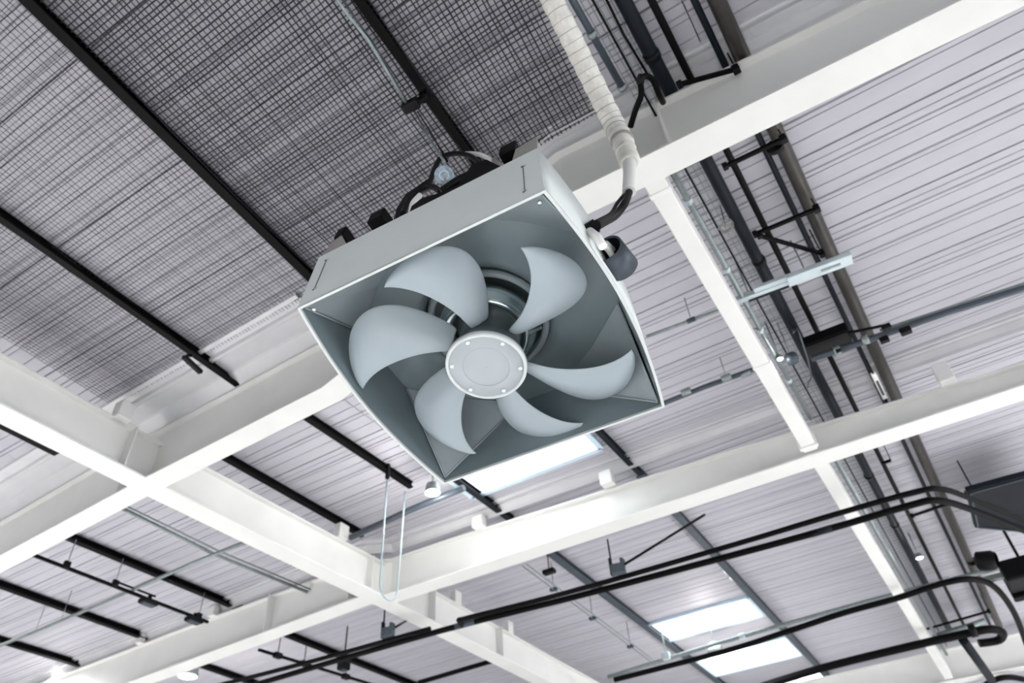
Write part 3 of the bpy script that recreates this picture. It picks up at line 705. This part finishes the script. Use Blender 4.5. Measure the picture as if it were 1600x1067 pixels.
t = pipe('black_pipe', bend([(719, 968, ZP+.02), (900, 922, ZP+.02), (1150, 850, ZP+.02), (1300, 805, ZP+.02), (1425, 770, ZP+.02), (1470, 764, ZP+.02), (1520, 780, ZP+.02), (1640, 828, ZP+.02), (1850, 912, ZP+.02)]), .031, 'black', 'upper right pipe of the black pair bending down at the right edge', 'pipe',
         extra=lambda t: [MB().tube([at(717, 968, ZP+.02), at(722, 977, ZP-.01)], .038, 12).build('end_elbow', 'plast', t)])
for px, py, lab, rod, arm in ((606, 988, 'grey blue clamp box with rod on the black pipe pair under the beam crossing', (596, 955), (640, 967)), (966, 889, 'grey blue clamp box with rod on the black pipe pair right of the skylight lamp', (952, 851), (1101, 804))):
    p = at(px, py, 3.98); t = thing('pipe_bracket', lab, 'bracket', p)
    MB().box(p, (.17, .10, .12), Matrix.Rotation(.2, 3, 'Z')).build('box', 'steelblue', t, bevel=.008)
    MB().box(p+Vector((.07, 0, .08)), (.035, .08, .06)).build('lug', 'steelblue', t)
    MB().box(p+Vector((-.09, 0, .05)), (.02, .06, .22)).build('plate', 'navy', t)
    MB().tube([p+Vector((-.08, 0, .04)), p+Vector((-.08, 0, .42))], .011, 8).build('rod', 'navy', t)
    MB().tube([p+Vector((.08, 0, .03)), at(*arm, 4.75)], .016, 8).build('arm', 'black', t)
# ------------------------------------------------------------------ lower right conduits and hoses
t = pipe('crossing_conduit', bend([(950, 1058, 4.47), (1130, 1003, 4.47), (1300, 955, 4.47), (1450, 915, 4.47), (1562, 887, 4.47)], 3), .035, 'galv', 'bright grey conduit across the lower skylights', 'conduit',
         extra=lambda t: clamps(t, [(at(1160, 994, 4.47), (1, .02, 0)), (at(1480, 907, 4.47), (1, .02, 0))], .05, 'pale', .05))
t = pipe('black_hose', bend([(960, 1062, 4.08), (1130, 1018, 4.08), (1235, 985, 4.08), (1320, 957, 4.08), (1400, 935, 4.08), (1470, 912, 4.08), (1520, 905, 4.08), (1555, 918, 4.08), (1585, 958, 4.08), (1605, 1010, 4.08)]), .042, 'black', 'black hose below the bright conduit curling down at the right edge', 'hose')
t = pipe('black_hose', bend([(1160, 1082, 4.02), (1280, 1045, 4.02), (1400, 1015, 4.02), (1500, 992, 4.02), (1545, 983, 4.02), (1566, 988, 4.02), (1560, 1000, 4.02), (1530, 1005, 4.02)]), .062, 'black', 'thick black hose ending in a hairpin bend at the lower right', 'hose',
         extra=lambda t: clamps(t, [(at(1505, 1000, 4.02), (1, 0, 0)), (at(1520, 985, 4.02), (1, 0, 0))], .10, 'plast', .05))
t = pipe('drop_pipe', [at(1505, 1000, 3.95), at(1530, 1035, 3.95), at(1549, 1062, 3.95)], .07, 'navy', 'dark drop pipe in front of the farthest beam', 'pipe')
t = pipe('black_hose', bend([(1520, 1085, 4.1), (1550, 1064, 4.1), (1580, 1058, 4.1), (1625, 1068, 4.1)]), .05, 'black', 'black hose arc at the bottom right corner', 'hose')
a = at(1372, 954, 4.5); t = pipe('crossing_conduit', [at(1460, 995, 4.6), at(1540, 970, 4.6)], .05, 'galv', 'short grey conduit beside the hairpin bend', 'conduit')
# dark blue board top right of hoses
c_ = [at(1511, 768, 4.45), at(1640, 733, 4.45), at(1640, 836, 4.45), at(1524, 825, 4.45)]
t = thing('hanging_panel', 'dark blue flat panel hanging at the right edge above the bent pipes', 'panel', c_[0])
mb = MB(); up = Vector((0, 0, .07)); mb.add(c_+[p+up for p in c_], [(0, 1, 2, 3), (4, 7, 6, 5), (0, 4, 5, 1), (1, 5, 6, 2), (2, 6, 7, 3), (3, 7, 4, 0)])
mb.build('panel', 'navy', t, bevel=.008)
e0_, e1_, e2_, e3_ = c_; mid = sum(c_, Vector())/4; dn = Vector((0, 0, -.012))
mb = MB()
for u, v_ in ((e0_, e1_), (e1_, e2_), (e2_, e3_), (e3_, e0_)):
    mb.bar(u*.93+mid*.07+dn, v_*.93+mid*.07+dn, .02, .012)
mb.build('rim', 'steelblue', t)
for p in (e0_*.8+mid*.2, e3_*.8+mid*.2): MB().tube([p, p+Vector((0, 0, .5))], .01, 6).build('hanger', 'black', t)
# black machine at the right edge
p = at(1580, 900, 4.2); t = thing('stage_spotlight', 'bulky black spotlight at the right picture edge', 'lamp', p)
MB().box(p+Vector((.25, 0, 0)), (.7, .55, .30)).build('housing', 'plast', t, bevel=.04)
MB().lathe([(.10, -.13), (.13, -.08), (.13, .10), (.10, .12), (.001, .12)], 24, at(1541, 876, 4.3), (-1, .2, .3)).build('barrel', 'plast', t)
MB().box(at(1553, 903, 4.2), (.30, .09, .08)).build('bracket', 'galv', t, bevel=.01)
MB().tube([p+Vector((.2, 0, .15)), p+Vector((.2, 0, .75))], .02, 8).build('hanger', 'black', t)
MB().box(at(1592, 925, 4.1), (.2, .2, .2)).build('foot', 'black', t, bevel=.02)
# thin cable rail in the bay left of the skylights
t = thing('track_rail', 'thin grey double rail hung beside the blue grey purlin left of the skylights', 'rail', at(925, 960, 4.55))
for dx in (0, .07): MB().tube([at(816, 884, 4.55)+Vector((dx, 0, 0)), at(925, 965, 4.55)+Vector((dx, 0, 0)), at(1028, 1042, 4.55)+Vector((dx, 0, 0))], .010, 6).build('rail', 'galv', t)
for px, py in ((865, 921), (926, 966), (985, 1010)):
    p = at(px, py, 4.55); MB().tube([p, p+Vector((0, 0, .42))], .007, 6).build('hanger', 'galv', t); MB().box(p, (.10, .06, .04)).build('clip', 'steelblue', t)
p = at(858, 893, 4.6); t = thing('round_sensor', 'small black fitting beside the purlin under the second beam', 'sensor', p)
MB().box(p, (.18, .1, .06)).build('body', 'plast', t, bevel=.01); MB().tube([p, p+Vector((0, 0, .35))], .008, 6).build('stem', 'black', t)
t = thing('track_rail', 'thin black rail hung below the second beam at the bottom left of centre', 'rail', at(480, 1035, 4.45))
MB().bar(at(404, 1015, 4.45), at(590, 1072, 4.45), .04, .035).build('rail', 'black', t)
for px, py in ((434, 1024), (475, 1037), (540, 1057)):
    p = at(px, py, 4.45); MB().tube([p, p+Vector((0, 0, .38))], .008, 6).build('hanger', 'black', t); MB().box(p, (.09, .14, .08)).build('clip', 'plast', t, bevel=.01)
p = at(537, 1041, 4.35); t = thing('track_spotlight', 'black track spotlight between the double pipes and the bottom edge', 'lamp', p)
MB().box(p, (.16, .16, .12)).build('body', 'plast', t, bevel=.02); MB().tube([p, p+Vector((0, 0, .65))], .012, 6).build('stem', 'black', t)
MB().box(p+Vector((0, 0, -.065)), (.1, .1, .01)).build('lens', 'steelblue', t)
t = pipe('crossing_conduit', [at(655, 1066, 4.6), at(778, 1030, 4.6)], .04, 'black', 'black conduit left of the white cross beam at the bottom', 'conduit')
p = at(1041, 1025, 4.5); t = thing('conduit_bracket', 'pale bracket holding the bright conduit left of the lamp', 'bracket', p)
MB().box(p, (.14, .10, .12)).build('body', 'pale', t, bevel=.015); MB().tube([p, p+Vector((0, 0, .45))], .012, 6).build('rod', 'galv', t)
